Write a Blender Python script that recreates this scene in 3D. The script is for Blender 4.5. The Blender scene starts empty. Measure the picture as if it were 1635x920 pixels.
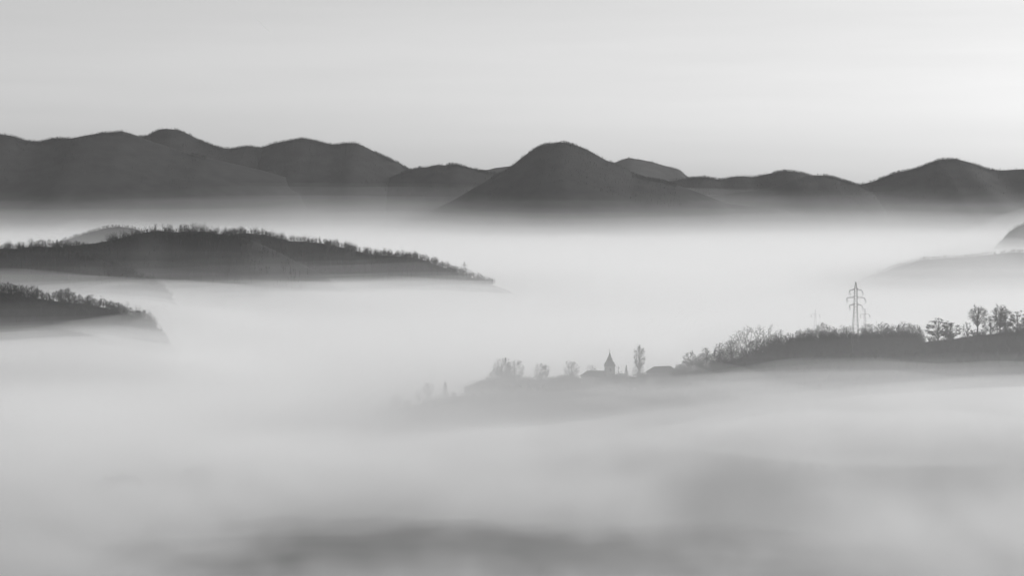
import bpy, math, random
import numpy as np
from mathutils import Vector, Matrix

R = math.radians
scene = bpy.context.scene
C = bpy.context.collection

# ------------------------------------------------------------------ camera
F_PX = 3180.0                      # focal length in pixels of a 1635 px wide frame
HORIZON_DROP = 170.0               # the horizon lies this far above the middle of the frame
CAM_Z = 150.0
PITCH = math.atan(HORIZON_DROP / F_PX)
cam = bpy.data.cameras.new('camera')
cam.sensor_width = 36.0
cam.lens = F_PX * 36.0 / 1635.0
cam.clip_start = 1.0
cam.clip_end = 300000.0
cam_o = bpy.data.objects.new('camera', cam)
cam_o.location = (0, 0, CAM_Z)
cam_o.rotation_euler = (math.pi / 2 - PITCH, 0, 0)
C.objects.link(cam_o)
scene.camera = cam_o

# ------------------------------------------------------------------ light
SUN_EL, SUN_AZ = R(24), R(62)      # azimuth measured from the view direction (+Y) to the right (+X)
world = bpy.data.worlds.new('World')
scene.world = world
world.use_nodes = True
wn, wl = world.node_tree.nodes, world.node_tree.links
wn.clear()
sky = wn.new('ShaderNodeTexSky')
sky.sky_type = 'NISHITA'
sky.sun_disc = False
sky.sun_elevation = SUN_EL
sky.sun_rotation = SUN_AZ
sky.altitude = 300
sky.air_density = 1.0
sky.dust_density = 1.0
sky.ozone_density = 1.0
bw = wn.new('ShaderNodeRGBToBW')   # the photograph is black and white
wl.new(sky.outputs[0], bw.inputs[0])
# thin streaks of high cloud, laid along the horizon
tc = wn.new('ShaderNodeTexCoord')
mp = wn.new('ShaderNodeMapping')
mp.inputs['Scale'].default_value = (2.2, 2.2, 34.0)
mp.inputs['Rotation'].default_value = (0.0, R(1.2), 0.0)
wl.new(tc.outputs['Generated'], mp.inputs[0])
nz = wn.new('ShaderNodeTexNoise')
nz.inputs['Scale'].default_value = 2.0
nz.inputs['Detail'].default_value = 5.0
nz.inputs['Roughness'].default_value = 0.55
wl.new(mp.outputs[0], nz.inputs['Vector'])
mr = wn.new('ShaderNodeMapRange')
mr.inputs['From Min'].default_value = 0.3
mr.inputs['From Max'].default_value = 0.7
mr.inputs['To Min'].default_value = 0.972
mr.inputs['To Max'].default_value = 1.036
wl.new(nz.outputs[0], mr.inputs['Value'])
mul = wn.new('ShaderNodeMath'); mul.operation = 'MULTIPLY'
wl.new(bw.outputs[0], mul.inputs[0]); wl.new(mr.outputs[0], mul.inputs[1])
bg = wn.new('ShaderNodeBackground')
bg.inputs['Strength'].default_value = 0.122
wl.new(mul.outputs[0], bg.inputs['Color'])
wo = wn.new('ShaderNodeOutputWorld')
wl.new(bg.outputs[0], wo.inputs['Surface'])

sun = bpy.data.lights.new('sun', 'SUN')
sun.energy = 3.1
sun.angle = R(0.6)
sun.color = (1, 1, 1)
sun_o = bpy.data.objects.new('sun', sun)
sd = Vector((math.cos(SUN_EL) * math.sin(SUN_AZ), math.cos(SUN_EL) * math.cos(SUN_AZ), math.sin(SUN_EL)))
sun_o.rotation_euler = sd.to_track_quat('Z', 'Y').to_euler()
sun_o.location = (0, 0, 900)
C.objects.link(sun_o)

scene.view_settings.view_transform = 'Standard'
scene.view_settings.look = 'None'
scene.view_settings.gamma = 1.0
scene.view_settings.use_curve_mapping = False
scene.view_settings.exposure = 0.0
cy = scene.cycles
cy.use_denoising = True
cy.use_adaptive_sampling = False
cy.max_bounces = 20
cy.diffuse_bounces = 2
cy.volume_bounces = 13
cy.transparent_max_bounces = 128
cy.volume_step_rate = 3.5
cy.sample_clamp_indirect = 4.0

# ------------------------------------------------------------------ helpers
def px(x, y, Y):
    """world point that the photograph shows at pixel (x, y) if it stands Y metres in front of the camera"""
    dx, dy = (x - 817.5) / F_PX, -(y - 460.0) / F_PX
    c, s = math.cos(PITCH), math.sin(PITCH)
    wy, wz = c + dy * s, -s + dy * c
    return np.array((dx * Y / wy, Y, CAM_Z + wz * Y / wy))

def _hash(ix, iy, seed):
    h = (ix.astype(np.int64) * 374761393 + iy.astype(np.int64) * 668265263 + seed * 1442695041) & 0xffffffff
    h = ((h ^ (h >> 13)) * 1274126177) & 0xffffffff
    h = h ^ (h >> 16)
    return (h & 0xffffff) / float(0xffffff)

def vnoise(x, y, seed=0):
    x = np.asarray(x, float); y = np.asarray(y, float)
    ix, iy = np.floor(x), np.floor(y)
    fx, fy = x - ix, y - iy
    fx = fx * fx * fx * (fx * (fx * 6 - 15) + 10); fy = fy * fy * fy * (fy * (fy * 6 - 15) + 10)
    a = _hash(ix, iy, seed); b = _hash(ix + 1, iy, seed); c = _hash(ix, iy + 1, seed); d = _hash(ix + 1, iy + 1, seed)
    return (a + (b - a) * fx + (c - a) * fy + (a - b - c + d) * fx * fy) * 2 - 1

def fbm(x, y, seed=0, octv=4, gain=0.5):
    t, a, n = 0.0, 1.0, 0.0
    for k in range(octv):
        t = t + a * vnoise(x * 2 ** k + 13.7 * k, y * 2 ** k + 7.1 * k, seed + k); n += a; a *= gain
    return t / n

def sstep(a, b, t):
    t = np.clip((t - a) / (b - a), 0, 1)
    return t * t * (3 - 2 * t)

def mesh_from(name, V, faces):
    me = bpy.data.meshes.new(name)
    V = np.asarray(V, np.float32)
    fa = np.asarray(faces, np.int32)
    n, k = fa.shape
    me.vertices.add(len(V)); me.vertices.foreach_set('co', V.ravel())
    me.loops.add(n * k); me.loops.foreach_set('vertex_index', fa.ravel())
    me.polygons.add(n); me.polygons.foreach_set('loop_start', np.arange(0, n * k, k, dtype=np.int32))
    me.update(calc_edges=True)
    return me

def link(name, me, mat=None, parent=None, **props):
    o = bpy.data.objects.new(name, me)
    C.objects.link(o)
    if mat and me is not None and not me.materials:
        me.materials.append(mat)
    if parent: o.parent = parent
    for k, v in props.items(): o[k] = v
    return o

def grid_faces(nu, nv):
    i = np.arange(nu - 1)[:, None]; j = np.arange(nv - 1)[None, :]
    a = (i * nv + j).ravel()
    return np.stack([a, a + nv, a + nv + 1, a + 1], 1)

# ------------------------------------------------------------------ materials
def grey_mat(name, lo, hi, scale, detail=4.0, rough=0.9, bump=0.0):
    m = bpy.data.materials.new(name); m.use_nodes = True
    nt = m.node_tree; b = nt.nodes['Principled BSDF']
    t = nt.nodes.new('ShaderNodeTexCoord')
    n = nt.nodes.new('ShaderNodeTexNoise'); n.inputs['Scale'].default_value = scale; n.inputs['Detail'].default_value = detail
    nt.links.new(t.outputs['Object'], n.inputs['Vector'])
    r = nt.nodes.new('ShaderNodeValToRGB')
    r.color_ramp.elements[0].position = 0.3; r.color_ramp.elements[0].color = (lo, lo, lo, 1)
    r.color_ramp.elements[1].position = 0.7; r.color_ramp.elements[1].color = (hi, hi, hi, 1)
    nt.links.new(n.outputs[0], r.inputs[0]); nt.links.new(r.outputs[0], b.inputs['Base Color'])
    b.inputs['Roughness'].default_value = rough
    b.inputs['Specular IOR Level'].default_value = 0.15
    if bump:
        bp = nt.nodes.new('ShaderNodeBump'); bp.inputs['Strength'].default_value = bump; bp.inputs['Distance'].default_value = 1.0
        nt.links.new(n.outputs[0], bp.inputs['Height']); nt.links.new(bp.outputs[0], b.inputs['Normal'])
    return m

def air_mat(name, density, g=0.0, color=1.0):
    m = bpy.data.materials.new(name); m.use_nodes = True
    nt = m.node_tree; nt.nodes.clear()
    v = nt.nodes.new('ShaderNodeVolumePrincipled')
    v.inputs['Color'].default_value = (color, color, color, 1)
    v.inputs['Density'].default_value = density
    v.inputs['Anisotropy'].default_value = g
    o = nt.nodes.new('ShaderNodeOutputMaterial')
    nt.links.new(v.outputs[0], o.inputs['Volume'])
    return m

M_WOOD = grey_mat('forest_floor', 0.020, 0.038, 0.02)
M_GROUND = grey_mat('meadow', 0.035, 0.07, 0.03)
M_BARK = grey_mat('bark', 0.035, 0.065, 0.7)
M_TWIG = grey_mat('twigs', 0.035, 0.06, 0.4)
M_LEAF = grey_mat('evergreen_leaves', 0.035, 0.06, 0.4)

# ------------------------------------------------------------------ the ground
def hill_bump(x, y, cx, cy, rx, ry, h):
    return h * np.exp(-((x - cx) / rx) ** 2 - ((y - cy) / ry) ** 2)

def ground_z(x, y):
    z = -92 + 8 * fbm(x / 700, y / 700, 5)
    rise = 1 - sstep(780, 1750, y)
    return z + rise * (70 + 4 * fbm(x / 110, y / 160, 21) + 1.2 * fbm(x / 22, y / 26, 22))

def axis(a, b, fine, mid_a, mid_b, coarse):
    return np.unique(np.concatenate([np.arange(a, mid_a, coarse), np.arange(mid_a, mid_b, fine), np.arange(mid_b, b + 1, coarse)]))
gx = axis(-13000, 13000, 25, -600, 600, 400); gy = axis(-13000, 13000, 25, 400, 1600, 400)
GX, GY = np.meshgrid(gx, gy, indexing='ij')
GZ = ground_z(GX, GY)
g = link('ground', mesh_from('ground', np.stack([GX, GY, GZ], 2).reshape(-1, 3), grid_faces(len(gx), len(gy))), M_GROUND)
g['kind'] = 'structure'; g['label'] = 'dark valley floor showing faintly through the fog'

# ------------------------------------------------------------------ hills and mountains
RIDGES = {}
def ridge(name, label, pts, dist, front, back, base, seed, step=20.0, crest_noise=1.0, gully=0.03, lower=0.0, wig=60.0, power=1.25, tail_k=0.55):
    """a long hill whose crest runs through the listed pixels, at the distance given for its two ends"""
    pts = sorted(pts)
    xs = np.array([p[0] for p in pts], float); ys = np.array([p[1] for p in pts], float)
    d0, d1 = dist
    dens = np.linspace(xs[0], xs[-1], max(40, int((xs[-1] - xs[0]) * d0 / F_PX / step)))
    # smooth the polyline a little
    yy = np.interp(dens, xs, ys)
    k = max(1, int(len(dens) * 3.0 / (xs[-1] - xs[0])))
    if k > 1:
        ker = np.ones(2 * k + 1) / (2 * k + 1)
        yy = np.convolve(np.pad(yy, k, mode='edge'), ker, 'valid')
    t = (dens - xs[0]) / (xs[-1] - xs[0])
    Y = d0 + (d1 - d0) * t + wig * fbm(dens / 70.0, dens * 0 + seed, seed)
    P = np.array([px(a, b, c) for a, b, c in zip(dens, yy, Y)])
    # let both ends of the crest sink into the ground instead of stopping short
    m = max(6, int(front * max(1, tail_k) / max(1.0, np.linalg.norm(P[1] - P[0]))))
    def tail(p, q, sgn):
        d = (p - q) / max(1e-6, np.linalg.norm((p - q)[:2])); d[2] = 0
        s = np.linspace(0, 1, m + 1)[1:, None]
        e = p + d * s * front * tail_k; e[:, 2] = base - 30 + (p[2] - base + 30) * (1 - s[:, 0]) ** 1.2
        return e
    L, Rr = tail(P[0], P[4], -1), tail(P[-1], P[-5], 1)
    P = np.concatenate([L[::-1], P, Rr])
    dens = np.concatenate([np.linspace(dens[0] - 50, dens[0], m + 1)[:-1], dens, np.linspace(dens[-1], dens[-1] + 50, m + 1)[1:]])
    P[:, 2] += crest_noise * fbm(P[:, 0] / 25.0, P[:, 1] / 25.0, seed + 3)
    v = np.concatenate([-np.linspace(1, 0, 26)[:-1] ** 1.4 * front, np.linspace(0, 1, 12) ** 1.3 * back])
    U = np.repeat(np.arange(len(P))[:, None], len(v), 1)
    Vv = np.repeat(v[None, :], len(P), 0)
    w = np.where(Vv < 0, -Vv / front, Vv / back)
    X = P[U, 0]; YY = P[U, 1] + Vv
    H = np.maximum(P[U, 2] - base, -29.0)
    gl = fbm(X / (front * 0.35) + 3.1, YY / (front * 1.1), seed + 9)
    prof = (1 - w) ** power
    Z = base + H * prof + H * gully * gl * np.sin(np.pi * np.minimum(w * 1.15, 1)) + crest_noise * 2.0 * fbm(X / 18, YY / 18, seed + 5) * sstep(0.0, 0.1, w)
    me = mesh_from(name, np.stack([X, YY, Z], 2).reshape(-1, 3), grid_faces(len(P), len(v)))
    me.polygons.foreach_set('use_smooth', np.ones(len(me.polygons), bool))
    o = link(name, me, M_WOOD)
    o['kind'] = 'structure'; o['label'] = label
    RIDGES[label] = dict(P=P, X=X, Y=YY, Z=Z, w=w, px=dens)
    return o

A = [(-60, 214), (0, 214), (18, 216.5), (43, 225), (65, 226), (86, 220), (115, 221), (136, 216), (167, 211.5), (180, 212), (194, 209.5), (209, 213), (235, 223), (262, 232), (300, 244), (350, 256), (420, 272), (500, 296)]
ridge('mountain', 'long dark mountain ridge at the far left of the skyline', A, (6400, 6500), 1100, 900, -60, 11, tail_k=2.4)
B = [(150, 240), (200, 220), (235, 217), (250, 208), (261, 205), (282, 206.5), (300, 214), (316, 222), (339, 231.5), (363, 238), (376, 236.5), (394, 232.5), (420, 237), (460, 246), (520, 262)]
ridge('mountain', 'rounded mountain summit rising behind the far left ridge', B, (7000, 6800), 1100, 900, -60, 12, tail_k=2.4)
Cc = [(330, 262), (380, 243), (400, 237), (418, 235.5), (436, 229), (457, 225), (483, 220), (504, 224.5), (525, 230), (536, 231), (551, 228.5), (567, 227.5), (580, 233), (598, 242), (616, 250), (635, 259), (653, 270), (690, 292), (740, 315)]
ridge('mountain', 'broad double topped mountain left of the middle of the skyline', Cc, (6900, 6700), 1100, 900, -60, 13, tail_k=2.4)
Dd = [(480, 322), (560, 303), (610, 287), (640, 276), (653, 272), (671, 267), (682, 267.5), (696, 262.5), (712, 264), (717, 261.5), (729, 262), (760, 270), (773, 274), (794, 277), (840, 290), (900, 310)]
ridge('mountain', 'low ragged ridge in the saddle left of the pointed dome mountain', Dd, (6600, 6500), 900, 800, -60, 14, tail_k=2.4)
E = [(680, 340), (720, 322), (760, 298), (800, 275.5), (818, 264), (839, 247.5), (857, 235), (873, 230), (890, 226.5), (904, 228), (920, 231.5), (936, 238), (951, 246), (967, 255.5), (983, 261), (998, 270), (1014, 279.5), (1030, 284.5), (1050, 287), (1069, 292), (1110, 305), (1160, 325)]
ridge('mountain', 'steep dome shaped mountain in the middle of the skyline', E, (6100, 6100), 800, 900, -60, 15, tail_k=2.4)
Ee = [(940, 290), (970, 264), (983, 259), (993, 255), (1003, 252), (1022, 254.5), (1043, 259), (1061, 264.5), (1084, 270.5), (1097, 282), (1130, 300)]
ridge('mountain', 'paler distant peak behind the right shoulder of the dome mountain', Ee, (9600, 9600), 1200, 900, -60, 16, tail_k=2.4)
Ef = [(730, 285), (763, 271), (778, 271), (791, 268), (807, 266), (817, 265), (850, 275), (880, 290)]
ridge('mountain', 'small pale distant hill left of the dome mountain', Ef, (9300, 9300), 1000, 900, -60, 17, tail_k=2.4)
Ff = [(1000, 310), (1040, 298), (1069, 289), (1090, 285.5), (1113, 283.5), (1126, 282.5), (1142, 285.5), (1152, 287.5), (1165, 283), (1181, 281), (1204, 283), (1215, 280), (1236, 275.5), (1252, 273), (1278, 275), (1296, 281), (1330, 292), (1380, 310)]
ridge('mountain', 'low rolling ridge to the right of the dome mountain', Ff, (6600, 6600), 1000, 800, -60, 18, tail_k=2.4)
Fg = [(1230, 300), (1270, 286), (1296, 281), (1319, 280), (1335, 284), (1353, 290), (1370, 295.5), (1400, 308), (1440, 325)]
ridge('mountain', 'short dark spur in front of the low rolling ridge', Fg, (6350, 6350), 800, 700, -60, 19, tail_k=2.4)
Gg = [(1290, 325), (1340, 305), (1370, 295.5), (1390, 291), (1408, 284), (1429, 276), (1455, 270.5), (1476, 264), (1491, 257), (1502, 254), (1528, 253.5), (1546, 259), (1565, 265.5), (1578, 270.5), (1601, 272), (1635, 270), (1700, 275)]
ridge('mountain', 'flat topped mountain at the right end of the skyline', Gg, (6500, 6300), 1000, 900, -60, 20, tail_k=2.4)
# nearer wooded hills
TREE_H = 14.0
Hm = [(-60, 412), (40, 404), (110, 394), (150, 389), (183, 383), (206, 376), (235, 371.5), (250, 369.5), (274, 370), (300, 369), (321, 369), (334, 371), (350, 375), (378, 376), (410, 387), (440, 401), (480, 422), (520, 442)]
ridge('hill', 'dark wooded hill on the left rising out of the fog', Hm, (2800, 2850), 320, 400, -60, 31, step=12, crest_noise=2.0, wig=25)
Hb = [(300, 397), (350, 380), (378, 372), (416, 374.5), (434, 377), (460, 384.5), (504, 387.5), (536, 392), (567, 400), (590, 406), (616, 408), (650, 411), (663, 411.5), (687, 419), (713, 428), (731, 436), (750, 443), (765, 449), (791, 456), (830, 471)]
ridge('hill', 'long wooded shoulder sloping down to the right of the left hill', Hb, (3150, 3000), 350, 400, -60, 32, step=12, crest_noise=2.0, wig=25)
Hc = [(-80, 396), (0, 396), (29, 397), (63, 393), (104, 395), (125, 401), (160, 415), (200, 430), (245, 449), (262, 462)]
ridge('hill', 'misty wooded spur at the left edge below the left hill', Hc, (2600, 2500), 260, 300, -60, 33, step=12, crest_noise=2.0, wig=25)
J = [(-80, 467), (0, 469), (21, 470), (52, 475), (83, 480), (107, 483), (146, 489), (183, 496), (206, 503), (232, 509), (250, 520), (262, 538)]
ridge('hill', 'low wooded spur at the left edge nearest the camera', J, (2000, 1900), 220, 260, -60, 34, step=9, crest_noise=1.5, wig=15)
K = [(500, 716), (573, 676), (594, 666), (630, 654), (662, 648), (700, 637), (740, 632), (770, 620), (803, 613), (842, 614), (880, 615), (925, 609), (973, 604), (1013, 602), (1060, 603), (1100, 594), (1139, 584), (1168, 576), (1198, 566), (1243, 555), (1278, 548), (1314, 544), (1365, 543), (1412, 543), (1462, 545), (1475, 546), (1520, 542), (1560, 536), (1635, 528), (1720, 526)]
ridge('hill', 'long low hill with the church and the pylon on the right', K, (1680, 1330), 200, 260, -60, 35, step=6, crest_noise=0.8, wig=10)
La = [(40, 400), (115, 380), (140, 371), (165, 365), (190, 362), (215, 365), (250, 378), (300, 395)]
ridge('hill', 'pale hill just behind the crest of the left hill', La, (4300, 4300), 400, 400, -60, 36)
Lb = [(1560, 415), (1588, 396), (1600, 386), (1612, 370), (1625, 362), (1640, 357), (1700, 345), (1760, 360)]
ridge('hill', 'pale steep hill at the right edge of the fog sea', Lb, (4500, 4500), 400, 400, -60, 37)
Lc = [(1380, 442), (1410, 434), (1440, 424), (1470, 416), (1500, 413), (1540, 411), (1580, 407), (1610, 404), (1640, 403), (1720, 402)]
ridge('hill', 'pale low ridge at the right edge above the pylon hill', Lc, (3400, 3400), 300, 300, -60, 38, step=12)
Ld = [(900, 392.5), (925, 385.5), (938, 383.5), (950, 385.5), (975, 392.5)]
ridge('hill', 'tiny hilltop just breaking the fog below the dome mountain', Ld, (5400, 5400), 300, 300, -60, 39)

# ------------------------------------------------------------------ finding the height of the hills
from mathutils.bvhtree import BVHTree
_bvh = []
for _o in list(C.objects):
    if _o.type == 'MESH' and _o.get('kind') == 'structure':
        _m = _o.data
        _v = np.empty(len(_m.vertices) * 3, np.float32); _m.vertices.foreach_get('co', _v)
        _p = np.empty(len(_m.loops), np.int32); _m.loops.foreach_get('vertex_index', _p)
        _bvh.append(BVHTree.FromPolygons(_v.reshape(-1, 3).tolist(), _p.reshape(-1, 4).tolist()))

def z_at(x, y):
    best = -200.0
    for b in _bvh:
        h = b.ray_cast(Vector((x, y, 900)), Vector((0, 0, -1)))[0]
        if h is not None and h.z > best: best = h.z
    return best

def crest_Y(label, xpix):
    r = RIDGES[label]
    return float(np.interp(xpix, r['px'], r['P'][:, 1]))

# ------------------------------------------------------------------ tree building
class Tris:
    """collects triangles for one mesh"""
    def __init__(s): s.v = []; s.f = []
    def prism(s, a, b, ra, rb, n=3):
        d = (b - a)
        if d.length < 1e-6: return
        d = d.normalized()
        u = d.cross(Vector((0.3, 0.9, 0.31))); u.normalize(); w = d.cross(u)
        k = len(s.v)
        for (p, r) in ((a, ra), (b, rb)):
            for i in range(n):
                t = 2 * math.pi * i / n
                s.v.append(p + u * (math.cos(t) * r) + w * (math.sin(t) * r))
        for i in range(n):
            j = (i + 1) % n
            s.f.append((k + i, k + j, k + n + j)); s.f.append((k + i, k + n + j, k + n + i))
    def sliver(s, a, b, r, rng):
        d = b - a
        u = d.cross(Vector((rng.uniform(-1, 1), rng.uniform(-1, 1), rng.uniform(-1, 1))))
        if u.length < 1e-6: return
        u = u.normalized() * r
        k = len(s.v); s.v += [a - u, a + u, b]; s.f.append((k, k + 1, k + 2))
    def leaf(s, c, size, rng):
        n = Vector((rng.gauss(0, 1), rng.gauss(0, 1), rng.gauss(0, 1))).normalized()
        u = n.cross(Vector((0.2, 0.5, 0.8))).normalized() * size; w = n.cross(u).normalized() * size * 0.6
        k = len(s.v); s.v += [c - u, c + w, c + u, c - w]; s.f += [(k, k + 1, k + 2), (k, k + 2, k + 3)]
    def mesh(s, name, mat):
        me = mesh_from(name, [tuple(p) for p in s.v], s.f); me.materials.append(mat); return me
    def arrays(s): return np.array([tuple(p) for p in s.v], np.float32), np.array(s.f, np.int32)

def rot_away(d, ang, az):
    u = d.cross(Vector((0.13, 0.27, 0.95)))
    if u.length < 1e-3: u = Vector((1, 0, 0))
    u.normalize(); w = d.cross(u)
    return (d * math.cos(ang) + (u * math.cos(az) + w * math.sin(az)) * math.sin(ang)).normalized()

SHAPES = dict(  # crown centre, half width and half height as fractions of the tree's height; lowest limb; limbs; trunk radius
    slim=dict(c=.66, rx=.15, rz=.32, bole=.34, limbs=15, r=.19, br=5, tw=4, lo=-.75),
    round=dict(c=.60, rx=.36, rz=.40, bole=.12, limbs=22, r=.36, br=6, tw=5, lo=-.55),
    poplar=dict(c=.60, rx=.19, rz=.40, bole=.16, limbs=17, r=.36, br=6, tw=5, lo=-.8),
    bushy=dict(c=.50, rx=.44, rz=.47, bole=.04, limbs=26, r=.28, br=6, tw=5, lo=-.5),
    fan=dict(c=.66, rx=.24, rz=.36, bole=.30, limbs=24, r=.40, br=5, tw=4, lo=.05),
    ivy=dict(c=.55, rx=.36, rz=.44, bole=.08, limbs=18, r=.34, br=5, tw=4, lo=-.6))

def grow(kind, seed, lod=1.0):
    """a leafless tree whose limbs reach out to a domed crown; returns (wood, crown)"""
    rng = random.Random(seed); S = SHAPES[kind]
    W, K = Tris(), Tris(); H = 18.0; fine = lod >= 1
    c = Vector((rng.uniform(-.03, .03) * H, rng.uniform(-.03, .03) * H, S['c'] * H))
    lump = [(Vector((rng.gauss(0, 1), rng.gauss(0, 1), rng.gauss(0, 1))).normalized(), rng.uniform(-.22, .22)) for _ in range(7)]
    def shell(d, k=1.0):
        d = d.normalized(); s = 1 + sum(a * max(0, d.dot(v)) ** 3 for v, a in lump)
        return c + Vector((d.x * S['rx'], d.y * S['rx'], d.z * S['rz'])) * (H * k * s)
    pts = [Vector((0, 0, -0.6))]; n = 7; top = shell(Vector((0, 0, 1)), .93)
    for i in range(1, n + 1):
        t = i / n; pts.append(Vector((top.x * t + rng.uniform(-.12, .12), top.y * t + rng.uniform(-.12, .12), -.6 + (top.z + .6) * t)))
    rad = [S['r'] * (1 - i / n) ** .8 + .03 for i in range(n + 1)]; rad[0] *= 1.3
    for i in range(n): W.prism(pts[i], pts[i + 1], rad[i], rad[i + 1], 5 if fine else 3)
    def trunk_at(t):
        f = min(t, .999) * n; i = int(f); return pts[i].lerp(pts[i + 1], f - i), rad[i]
    nl = S['limbs'] if fine else int(S['limbs'] * .6)
    for li in range(nl):
        u = (li + .5) / nl
        dz = S['lo'] + (.97 - S['lo']) * u; az = li * 2.39996 + rng.uniform(-.3, .3); h = math.sqrt(max(0, 1 - dz * dz))
        goal = shell(Vector((math.cos(az) * h, math.sin(az) * h, dz)), rng.uniform(.84, 1.04))
        t0 = S['bole'] + (.80 - S['bole']) * u ** 1.3 * (.62 if kind != 'slim' else .95)
        p0, r0 = trunk_at(t0)
        if p0.z > goal.z: p0, r0 = trunk_at(max(.02, goal.z / H - .12))
        mid = p0.lerp(goal, .5) + Vector((rng.uniform(-.05, .05) * H, rng.uniform(-.05, .05) * H, -.02 * H if dz > .3 else .03 * H))
        path = [p0.lerp(mid, s).lerp(mid.lerp(goal, s), s) + Vector((rng.gauss(0, .1), rng.gauss(0, .1), rng.gauss(0, .1))) * (s > 0) for s in (0, .25, .5, .75, 1)]
        rr = max(.085, min(r0 * .55, .2))
        for k in range(4): W.prism(path[k], path[k + 1], rr * (1 - k * .2), rr * (1 - (k + 1) * .2), 3)
        nb = S['br'] if fine else 3
        for bi in range(nb):
            f = (.28 + .72 * (bi + rng.random()) / nb) * 4; k = min(int(f), 3); q = path[k].lerp(path[k + 1], f - k)
            d = (q - c); d.x /= S['rx']; d.y /= S['rx']; d.z /= S['rz']; d = d.normalized() if d.length > 1e-3 else Vector((0, 0, 1))
            d = (d + Vector((rng.gauss(0, .42), rng.gauss(0, .42), rng.gauss(.12, .36)))).normalized()
            g2 = shell(d, rng.uniform(.82, 1.05)); L = g2 - q
            if L.length > .30 * H: g2 = q + L * (.30 * H / L.length)
            if L.length < .05 * H: g2 = q + (path[k + 1] - path[k]).normalized() * .07 * H + Vector((rng.gauss(0, .4), rng.gauss(0, .4), .3))
            m2 = q.lerp(g2, .5) + Vector((rng.gauss(0, .18), rng.gauss(0, .18), rng.gauss(0, .18)))
            rb = .06 if fine else .08
            K.prism(q, m2, rb, rb * .75, 3); K.prism(m2, g2, rb * .75, rb * .35, 3)
            dd = (g2 - q).normalized()
            for ti in range(S['tw'] if fine else 1):
                s = .2 + .8 * (ti + rng.random()) / (S['tw'] if fine else 1); p3 = (q.lerp(m2, s * 2) if s < .5 else m2.lerp(g2, s * 2 - 1))
                d3 = rot_away(dd, rng.uniform(.25, .85), rng.uniform(0, 6.28)); d3.z += .18; d3.normalize(); L3 = H * rng.uniform(.04, .075)
                e = p3 + d3 * L3; K.sliver(p3, e, .06 if fine else .12, rng)
                for wi in range(4 if fine else 1):
                    p4 = p3.lerp(e, rng.uniform(.15, 1)); d4 = rot_away(d3, rng.uniform(.25, .8), rng.uniform(0, 6.28)); d4.z += .12
                    K.sliver(p4, p4 + d4 * L3 * rng.uniform(.5, .95), .045 if fine else .09, rng)
            if kind == 'ivy' and fine and rng.random() < .62:
                cc = q.lerp(g2, .75); r2 = rng.uniform(.4, 1.0)
                for w in range(28): K.leaf(cc + Vector((rng.gauss(0, 1), rng.gauss(0, 1), rng.gauss(0, .8))) * (r2 * .6), rng.uniform(.2, .42), rng)
    if kind == 'ivy':
        for q in range(260):
            p, _ = trunk_at(rng.uniform(.02, .7)); K.leaf(p + Vector((rng.gauss(0, 1), rng.gauss(0, 1), 0)) * .45, rng.uniform(.16, .32), rng)
    return W, K

def grow_conifer(seed):
    rng = random.Random(seed); W, K = Tris(), Tris(); H = 18.0
    W.prism(Vector((0, 0, -.6)), Vector((0, 0, H * .98)), .28, .03, 5)
    for i in range(34):
        t = .08 + .9 * i / 34
        for j in range(6):
            a = j * 1.047 + i * .7 + rng.uniform(-.3, .3); L = H * .19 * (1 - t) ** .85 * rng.uniform(.75, 1.15) + .2
            p = Vector((0, 0, H * t)); e = p + Vector((math.cos(a) * L, math.sin(a) * L, -L * .30))
            W.prism(p, e, .04, .015, 3)
            for k in range(9):
                c = p.lerp(e, rng.uniform(.15, 1.05)) + Vector((rng.gauss(0, .12), rng.gauss(0, .12), rng.gauss(-.05, .15)))
                K.leaf(c, rng.uniform(.16, .34), rng)
    return W, K

def grow_shrub(seed):
    rng = random.Random(seed); W, K = Tris(), Tris(); H = 5.0
    for i in range(7):
        a = i * 2.4; d = Vector((math.cos(a) * .45, math.sin(a) * .45, 1)).normalized()
        e = d * H * rng.uniform(.6, 1); W.prism(Vector((0, 0, -.3)), e, .06, .02, 3)
        for k in range(15):
            p = (e * rng.uniform(.1, 1.0)); q = p + Vector((rng.gauss(0, .8), rng.gauss(0, .8), rng.gauss(.55, .5)))
            K.sliver(p, q, .07, rng)
            K.leaf(q, rng.uniform(.14, .30), rng)
    return W, K

def shrub_bundle():
    out = []
    for s in range(4):
        W, K = grow_shrub(900 + s); a, b = W.arrays(); c, d = K.arrays()
        out.append((np.concatenate([a, c]), np.concatenate([b, d + len(a)])))
    return out

PROTO = {}
def proto(kind, n):
    PROTO[kind] = []
    for s in range(n):
        W, K = grow_conifer(s) if kind == 'conifer' else grow(kind, 100 + 17 * s)
        z = max(max(p.z for p in K.v), 1)
        PROTO[kind].append((W.mesh('trunk', M_BARK), K.mesh('crown', M_LEAF if kind == 'conifer' else M_TWIG), z))
for kind, n in (('slim', 5), ('round', 4), ('poplar', 1), ('bushy', 4), ('fan', 1), ('ivy', 3), ('conifer', 1)): proto(kind, n)

rnd = random.Random(4)
NAMES = dict(slim='bare_tree', round='bare_tree', poplar='bare_tree', bushy='bare_tree', fan='bare_tree', ivy='leafy_tree', conifer='conifer_tree')
def plant(kind, x, y, h, label, group=None, wide=1.0, var=None, z=None):
    tm, cm, top = PROTO[kind][rnd.randrange(len(PROTO[kind])) if var is None else var % len(PROTO[kind])]
    s = h / top
    t = bpy.data.objects.new(NAMES[kind], None)
    C.objects.link(t)
    t.empty_display_size = 0.5
    t.location = (x, y, z_at(x, y) if z is None else z)
    t.rotation_euler = (0, 0, rnd.uniform(0, 6.28))
    t.scale = (s * wide, s * wide, s)
    t['label'] = label; t['category'] = 'tree'
    if group: t['group'] = group
    link('trunk', tm, None, t); link('crown', cm, None, t)
    return t

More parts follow.
